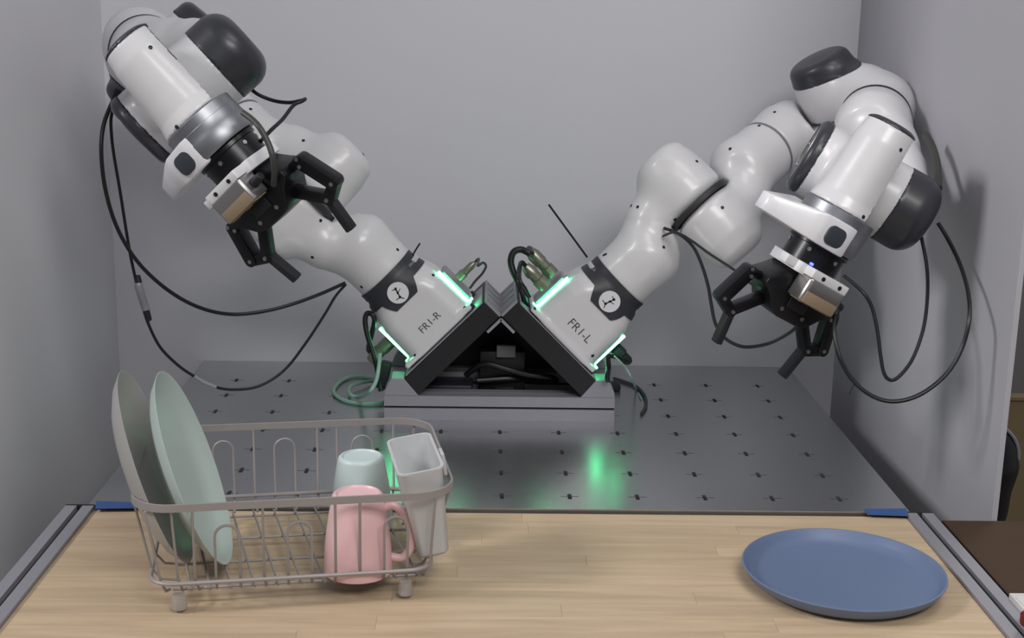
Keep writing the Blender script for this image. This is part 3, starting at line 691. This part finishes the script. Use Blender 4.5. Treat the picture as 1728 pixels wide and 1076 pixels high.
c = cable('neck_cable', [(1562, 228, 2.06), (1572, 246, 2.04), (1579, 268, 2.02), (1582, 292, 2.0), (1583, 318, 1.97)], .0064, 'cableol', 'thick dark grey cable strapped along the right forearm neck')
cable('shoulder_cable', [(1121, 385, 2.23), (1138, 391, 2.21), (1156, 402, 2.19), (1172, 420, 2.17), (1185, 449, 2.15), (1195, 483, 2.13), (1200, 512, 2.11), (1207, 545, 2.09), (1222, 569, 2.07), (1250, 584, 2.05), (1282, 583, 2.04), (1312, 573, 2.03), (1345, 550, 2.01), (1375, 505, 1.985), (1392, 470, 1.95)], .0028, 'cable', 'black cable drooping from the right arm shoulder behind its gripper')
cable('shoulder_cable', [(1119, 398, 2.23), (1136, 392, 2.2), (1152, 397, 2.18), (1170, 408, 2.17), (1196, 427, 2.15), (1222, 444, 2.13), (1246, 460, 2.11), (1280, 484, 2.07), (1335, 478, 2.01), (1385, 452, 1.955)], .0022, 'cable', 'thin taut black cable from the right arm shoulder towards its gripper')
cable('tie_tail', [(926, 345, 2.25), (950, 378, 2.245), (972, 408, 2.24), (991, 434, 2.235)], .0019, 'cable', 'long stiff black tie tail sticking up from the right arm collar', 'tie', 'black tie tails', per=3, n=6)
cable('tie_tail', [(709, 410, 2.25), (703, 419, 2.25), (696, 431, 2.25)], .0016, 'cable', 'short black tie tail at the top of the left arm collar', 'tie', 'black tie tails', per=3, n=6)
cable('tie_tail', [(1443, 645, 1.87), (1438, 654, 1.87), (1433, 665, 1.87)], .0012, 'cable', 'tiny black tie tail on the wide cable loop before the right panel', 'tie', 'black tie tails', per=3, n=6)

# connectors at the bases
def lp(B, x, y, z): return (B @ np.array([x, y, z, 1.]))[:3]
BR_, BL_ = TR[0], TL[0]
c = ob('power_cable', fix(tube(NB(), spline([lp(BR_, -.13, .012, .066), lp(BR_, -.148, .012, .068), at(896, 428, 2.25), at(880, 421, 2.25), at(867, 425, 2.25), at(862, 440, 2.25), at(866, 458, 2.25), at(876, 478, 2.25), at(884, 500, 2.26), at(888, 520, 2.28)], 8), .0058, 12)), M['cable']); tag(c, 'thick black power cable looping above the right arm base', 'cable')
for yy, zz, ln in ((.012, .066, .062), (-.018, .045, .05)):
    pr = [(0, .0), (.0125, 0), (.0125, .018), (.0105, .019), (.0105, .030), (.012, .031), (.012, ln - .012), (.008, ln), (0, ln)]
    bm = lathe(NB(), pr, 20); a, b = lp(BR_, -.0855, yy, zz), lp(BR_, -.15, yy, zz); m_, _ = frame_from(a, b); ob('plug', fix(bm), M['brass'], c, m_)
ob('cable_tail', fix(tube(NB(), spline([lp(BR_, -.13, -.018, .045), lp(BR_, -.145, -.018, .044), at(876, 470, 2.2), at(886, 488, 2.2), at(893, 500, 2.21)], 6), .0042, 10)), M['cable'], c)
c = ob('signal_cable', fix(tube(NB(), spline([lp(BL_, .118, -.01, .05), lp(BL_, .135, -.01, .05), at(806, 448, 2.2), at(815, 443, 2.21), at(820, 449, 2.22), at(814, 461, 2.23), at(802, 474, 2.24), at(793, 486, 2.25)], 8), .0022, 10)), M['cableol']); tag(c, 'thin grey cable loop above the left arm base', 'cable')
m_, _ = frame_from(lp(BL_, .0855, -.01, .05), lp(BL_, .15, -.01, .05)); ob('plug', fix(lathe(NB(), [(0, 0), (.008, 0), (.0085, .014), (.0065, .016), (.0065, .034), (.003, .040), (0, .04)], 18)), M['brass'], c, m_)
c = ob('power_cable', fix(tube(NB(), spline([lp(BL_, -.10, .015, .055), lp(BL_, -.125, .015, .065), at(632, 540, 2.26), at(621, 528, 2.26), at(616, 540, 2.26), at(620, 565, 2.26), at(628, 590, 2.26), at(635, 615, 2.26), at(640, 640, 2.27), at(643, 660, 2.27)], 8), .0045, 12)), M['cable']); tag(c, 'black power cable arching down beside the left arm base', 'cable')
m_, _ = frame_from(lp(BL_, -.0855, .015, .05), lp(BL_, -.15, .015, .05)); ob('plug', fix(lathe(NB(), [(0, 0), (.0125, 0), (.0125, .02), (.011, .021), (.012, .04), (.007, .052), (0, .052)], 18)), M['brass'], c, m_)
p = at(648, 632, 2.36); m_ = Matrix.Translation(Vector((p[0], p[1], p[2]))) @ Matrix.Rotation(R(12), 4, 'Y')
ob('adapter', fix(box(NB(), (0, 0, 0), (.020, .024, .050), bev=.004)), M['rubber'], c, m_)
loop = [at_z(x, y, .004) for x, y in ((640, 640), (600, 634), (575, 643), (563, 660), (578, 674), (612, 681), (650, 678), (668, 665))]
c = ob('coiled_cord', fix(tube(NB(), spline([at(641, 596, 2.25), at(639, 620, 2.25), at(634, 644, 2.24), at(622, 662, 2.24)] + [at_z(606, 670, .009), at_z(590, 664, .010), at_z(592, 652, .010), at_z(612, 645, .009)] + loop, 8), .0034, 10)), M['cord']); tag(c, 'pale cord coiled on the steel plate left of the arm mount', 'cord')
c = ob('drop_cable', fix(tube(NB(), spline([lp(BR_, .10, .0, .055), lp(BR_, .118, .0, .055), at(1029, 600, 2.26), at(1027, 620, 2.26), at(1025, 640, 2.26), at_z(1030, 651, .006)], 8), .0044, 10)), M['cable']); tag(c, 'short black cable dropping from the right arm base to the plate', 'cable')
ob('adapter', fix(box(NB(), (0, 0, 0), (.030, .03, .012), bev=.003)), M['rubber'], c, Matrix.Translation(Vector(at_z(1033, 651, .0062))))
m_, _ = frame_from(lp(BR_, .0855, 0, .055), lp(BR_, .15, 0, .055)); ob('plug', fix(lathe(NB(), [(0, 0), (.0115, 0), (.0115, .016), (.009, .018), (.009, .032), (.005, .038), (0, .038)], 18)), M['rubber'], c, m_)
c = ob('green_lit_cord', fix(tube(NB(), spline([lp(BR_, .085, -.02, .045), at(1042, 606, 2.22), at(1056, 621, 2.23), at(1067, 640, 2.24), at_z(1073, 655, .004), at_z(1082, 672, .003)], 8), .0018, 8)), M['cord']); tag(c, 'thin pale cord falling from the right arm base to the plate', 'cord')
c = ob('floor_cord', fix(tube(NB(), spline([at_z(x, y, .0033) for x, y in ((1036, 638), (1055, 644), (1075, 653), (1088, 668), (1090, 684), (1082, 698))], 8), .003, 8)), M['cableol']); tag(c, 'dark grey cord curving over the plate right of the arm mount', 'cord')
# things inside the A-frame
c = empty('junction_box', (0.005, -.165, .0005)); tag(c, 'black box standing on the plate inside the A-frame mount', 'box')
ob('case', fix(box(NB(), (0, .03, .052), (.082, .05, .104), bev=.004)), M['junction'], c); ob('case_lid', fix(box(NB(), (0.006, .002, .106), (.034, .012, .022), bev=.002)), M['greyback'], c)
ob('front_socket', fix(box(NB(), (.004, .004, .03), (.034, .004, .018), bev=.001)), M['junction'], c)
c = empty('power_brick', (-.080, -.188, .0005)); tag(c, 'dark power brick lying on the plate behind the front rail', 'adapter')
ob('case', fix(box(NB(), (-.01, .04, .023), (.085, .06, .046), bev=.005)), M['brick'], c); ob('cord_stub', fix(rod(NB(), (-.052, .04, .02), (-.066, .04, .02), .006, .004, 12, .001)), M['rubber'], c)
c = ob('inner_cable', fix(tube(NB(), spline([(-.06, -.16, .060), (-.03, -.175, .085), (.01, -.18, .078), (.05, -.175, .066), (.09, -.17, .060), (.10, -.155, .050), (.06, -.15, .049), (.02, -.165, .056), (-.04, -.17, .053)], 8), .0055, 10)), M['cable']); tag(c, 'black cable bundled inside the A-frame mount', 'cable')

# ================================================================== dish rack
rack = empty('dish_rack', (-.260, -.822, .001), R(9.3)); tag(rack, 'taupe wire dish rack with flat rim on the left of the table', 'dish rack')
RZ, LZ, BZ = .130, .034, .0165
def rloop(w, h, r, z, n=7): return [(x, y, z) for x, y in rrect(w, h, r, n)]
bm = NB(); A_, B_ = [[(x - .011, y) for x, y in q] for q in (rrect(.1915, .150, .05, 8), rrect(.1885, .147, .048, 8))]
fa = [[bm.verts.new((x, y, z)) for x, y in q] for q, z in ((A_, RZ + .0045), (A_, RZ - .0045), (B_, RZ - .0045), (B_, RZ + .0045))]
n = len(A_)
for i in range(4):
    for k in range(n): bm.faces.new((fa[i][k], fa[i][(k + 1) % n], fa[(i + 1) % 4][(k + 1) % n], fa[(i + 1) % 4][k]))
ob('rim_band', fix(bm), M['rackm'], rack)
ob('lower_wire', fix(tube(NB(), [(x - .0155, y - .004, z) for x, y, z in rloop(.1675, .140, .03, LZ)], .0026, 8, closed=True)), M['rackm'], rack)
WR = .0017
def side_wire(p_rim, p_low, p_bot, p_in, arch=None):
    return spline([p_rim, p_low, p_bot, p_in], 4)
U_full = [-.149, -.116, -.033, .023, .051, .079, .155]; U_arch = [(-.088, -.061), (-.004, .0235), (.105, .133)]
U_all = [-.152, -.130, -.106, -.078, -.050, -.022, .006, .034, .063, .092, .120]
for s, full, arch in ((-1, [-.178, -.150, -.130, -.050, .034, .063, .149], [(-.106, -.078), (-.022, .006), (.092, .120)]), (1, [-.15, -.063, .024, .051, .13, .155], [(-.118, -.091), (-.035, -.007), (.072, .100)])):
    for u in full:
        ul = max(-.170, min(.148, u))
        edge = abs(u) > .14
        rv = .1485 if not edge else .143
        lv = .1405 if abs(ul) < .135 else .134
        bot = [(ul * .97, s * .130, BZ + .003), (ul * .95, s * .118, BZ)]
        ob('side_wire', fix(tube(NB(), [(u * 1.03 if edge else u, s * rv, RZ - .004), (ul, s * lv, LZ)] + bot, WR, 6)), M['rackm'], rack)
    for ua, ub in arch:
        um = (ua + ub) / 2; rr = (ub - ua) / 2; zt = .104 if s < 0 else .112; vt = .1435
        pts = [(ua, s * .120, BZ), (ua, s * .131, BZ + .004), (ua, s * .1405, LZ), (ua, s * vt, zt - rr)]
        pts += [(um - rr * math.cos(math.pi * k / 8), s * vt, zt - rr + rr * math.sin(math.pi * k / 8)) for k in range(1, 8)]
        pts += [(ub, s * vt, zt - rr), (ub, s * .1405, LZ), (ub, s * .131, BZ + .004), (ub, s * .120, BZ)]
        ob('wire_arch', fix(tube(NB(), pts, WR, 6)), M['rackm'], rack)
for s in (-1, 1):
    for v in (-.10, -.05, .0, .05, .10):
        ob('end_wire', fix(tube(NB(), [((.1785 if s > 0 else -.2005), v, RZ - .004), ((.152 if s > 0 else -.183), v * .96, LZ), ((.144 if s > 0 else -.172), v * .94, BZ + .003), ((.132 if s > 0 else -.150), v * .93, BZ)], WR, 6)), M['rackm'], rack)
for u in U_all: ob('floor_wire', fix(tube(NB(), [(u + .016, -.1235, BZ), (u, 0, BZ), (u - .016, .1235, BZ)], WR, 6)), M['rackm'], rack)
for v in (-.112, -.04, .035, .112): ob('cross_wire', fix(tube(NB(), [(-.158, v, BZ - .0033), (0, v, BZ - .0033), (.140, v, BZ - .0033)], .0019, 6)), M['rackm'], rack)
for su in (-.150, .118):
    for sv in (-.134, .122):
        ob('foot', fix(lathe(NB(), [(0, -.001), (.0085, -.001), (.0095, .001), (.0075, .0165), (0, .0165)], 16, Matrix.Translation((su, sv, 0)))), M['footc'], rack)

# ================================================================== dishes
def dish_mesh(r, dep):
    k = r / .125
    pr = [(0, .0), (.070 * k, 0), (.090 * k, .10 * dep), (.111 * k, .50 * dep), (.1235 * k, .93 * dep), (.125 * k, .98 * dep), (.1245 * k, dep), (.1225 * k, dep * .98), (.110 * k, .60 * dep), (.090 * k, .27 * dep), (.070 * k, .2 * dep), (0, .2 * dep)]
    return fix(lathe(NB(), pr, 72))
def upright(x, y, z0, ncam, r, dep, m, label):
    nw = Vector((MW @ np.array(ncam)).tolist()).normalized(); z = z0 + r * math.sqrt(1 - nw.z ** 2)
    o = ob('dinner_plate', dish_mesh(r, dep), M[m]); o.matrix_world = Matrix.Translation(Vector((x, y, z)) - nw * dep * .9) @ nw.to_track_quat('Z', 'Y').to_matrix().to_4x4()
    return tag(o, label, 'plate', 'plates standing in the dish rack')
upright(-.438, -.862, .0135, (.93, .325, -.105), .127, .024, 'grey_dish', 'pale grey dinner plate standing leftmost in the dish rack')
upright(-.390, -.862, .0135, (.93, .325, -.05), .127, .024, 'mint_dish', 'pale mint dinner plate standing second from left in the dish rack')
o = ob('dinner_plate', fix(lathe(NB(), [(0, .0), (.098, 0), (.111, .0030), (.1205, .0100), (.1255, .0190), (.1268, .0208), (.1264, .0218), (.1248, .0220), (.1232, .0208), (.1185, .0130), (.1130, .0082), (.104, .0060), (0, .0052)], 80)), M['blue']); o.location = (.4285, -.885, TZ + .0006); tag(o, 'blue dinner plate lying flat on the right of the table', 'plate')

# mugs, upside down
def mug(name, loc, r0, r1, h, m, label, handle=None, cat='cup'):
    t = empty(name, loc); tag(t, label, cat)
    pr = [(r0 - .004, 0), (r0, .0), (r0 + .0004, .003), (r0 - .001, .02)] + [(r0 - .001 + (r1 - r0 + .001) * (q ** 1.5), .02 + (h - .026) * q) for q in (.15, .3, .45, .6, .75, .9, 1.0)]
    pr += [(r1 - .0005, h - .003), (r1 - .003, h - .0004), (r1 - .005, h), (r1 - .0065, h - .0022), (0, h - .003)]
    ob('body', fix(lathe(NB(), pr, 48)), M[m], t)
    ob('inner_wall', fix(lathe(NB(), [(r0 - .004, 0), (r0 - .005, .02), (r1 - .004, h - .008), (0, h - .008)], 40)), M[m], t)
    if handle is not None:
        d = Vector((math.cos(handle), math.sin(handle), 0))
        pts = [d * (r1 + .0015) + Vector((0, 0, h * .80)), d * (r1 + .012) + Vector((0, 0, h * .83)), d * (r1 + .026) + Vector((0, 0, h * .70)), d * (r1 + .034) + Vector((0, 0, h * .46)), d * (r1 + .033) + Vector((0, 0, h * .28)), d * (r0 + .012) + Vector((0, 0, h * .15)), d * (r0 - .003) + Vector((0, 0, h * .16))]
        ob('handle', fix(tube(NB(), spline(pts, 6), .0055, 12, flat=1.0)), M[m], t)
    return t
mug('mug', (-.1815, -.9085, .0195), .0425, .0315, .101, 'pink', 'pink mug upside down at the front of the dish rack', R(4), 'mug')
mug('cup', (-.1905, -.765, .0195), .0415, .0308, .099, 'mint', 'mint cup upside down in the rack behind the pink mug')

# utensil caddy
cad = empty('utensil_caddy', (-.0965, -.8605, .040), R(10)); cad.rotation_euler = (0, R(-9), R(10)); tag(cad, 'frosted translucent plastic caddy in the right end of the dish rack', 'caddy')
bm = NB(); lv = []
def ringv(w, h, r, z, dx=0): return [bm.verts.new((x + dx, y, z)) for x, y in rrect(w, h, r, 5)]
rings = [ringv(.0175, .052, .008, .0), ringv(.0195, .056, .010, .004), ringv(.0270, .068, .012, .113), ringv(.0290, .070, .013, .116), ringv(.0290, .070, .013, .118), ringv(.0255, .066, .011, .118), ringv(.0248, .0655, .011, .113), ringv(.0178, .0535, .009, .006), ringv(.0165, .0505, .008, .004)]
for a, b in zip(rings, rings[1:]):
    for k in range(len(a)): bm.faces.new((a[k], a[(k + 1) % len(a)], b[(k + 1) % len(a)], b[k]))
bm.faces.new(rings[0][::-1]); bm.faces.new(rings[-1]); ob('body', fix(bm), M['caddy'], cad)
ob('hook', fix(box(NB(), (.0325, -.012, .104), (.0045, .026, .028), bev=.001)), M['caddy'], cad)

# ================================================================== beyond the right panel
d = empty('side_desk', (1.0, -1.1, -.79)); tag(d, 'dark brown wooden desk to the right of the worktable', 'desk')
ob('desk_top', fix(box(NB(), (.035, 0, .765), (.80, .89, .03), bev=.001)), M['brown'], d, smooth=False)
for sx in (-.32, .38):
    for sy in (-.4, .4): ob('leg', fix(box(NB(), (sx, sy, .375), (.05, .05, .75), bev=.003)), M['brown'], d)
p = at_z(1724, 1038, -.01); t = empty('white_carton', (p[0] + .03, p[1], -.010)); tag(t, 'white carton on the brown desk at the right edge', 'box')
ob('carton_body', fix(box(NB(), (0, 0, .009), (.075, .05, .018), bev=.001)), M['paper'], t)
ob('carton_flap', fix(box(NB(), (0, 0, .0186), (.07, .024, .001))), M['paper'], t)
p = at_z(1733, 1048, .02); o = ob('red_cap', fix(lathe(NB(), [(0, 0), (.013, 0), (.014, .002), (.014, .012), (.011, .015), (0, .015)], 24)), M['red']); o.location = (p[0] + .012, p[1] + .012, .0095); tag(o, 'dark red cap on the white carton', 'cap')
t = empty('tan_panel', (1.75, .98, -.79)); tag(t, 'low tan panel standing behind the black bag past the right panel', 'panel')
ob('board', fix(box(NB(), (0, 0, .245), (1.3, .03, .47), bev=.003)), M['tanpanel'], t, smooth=False)
ob('cap_strip', fix(box(NB(), (0, -.002, .486), (1.3, .038, .012), bev=.002)), M['tanpanel'], t, smooth=False)
for sx in (-.5, .5): ob('foot', fix(box(NB(), (sx, 0, .006), (.06, .2, .012), bev=.002)), M['tanpanel'], t, smooth=False)
t = empty('low_stool', (1.125, .46, -.84)); tag(t, 'dark stool under the black bag past the right panel', 'stool')
ob('seat', fix(lathe(NB(), [(0, .315), (.12, .315), (.125, .325), (.12, .345), (0, .345)], 32)), M['chair'], t)
for a in range(4): ob('leg', fix(rod(NB(), (.10 * math.cos(a * H + .7), .10 * math.sin(a * H + .7), .05), (.085 * math.cos(a * H + .7), .085 * math.sin(a * H + .7), .315), .014, n=10)), M['chair'], t)
t = empty('black_bag', (1.118, .45, -.4935)); tag(t, 'black rounded bag with a pale seam, half hidden by the right panel', 'bag')
me = nets(lambda P: smin(sd_cone(P, [((0, 0, .085), .082), ((0, 0, .19), .092), ((0, 0, .215), .080)]), sd_box(P, (0, 0, .06), (.06, .05, .06), .03), .03), (-.12, -.11, -.02), (.12, .11, .33), .007)
ob('body', me, M['chair'], t)
ob('seam', fix(tube(NB(), [(.0925 * math.cos(a), .0925 * math.sin(a), .195) for a in [2 * math.pi * k / 40 for k in range(40)]], .0026, 6, closed=True)), M['aluplain'], t)
ob('top_piping', fix(tube(NB(), [(.0885 * math.cos(a), -.030, .205 + .0885 * math.sin(a)) for a in [math.pi * k / 24 for k in range(25)]], .0042, 6)), M['aluplain'], t)
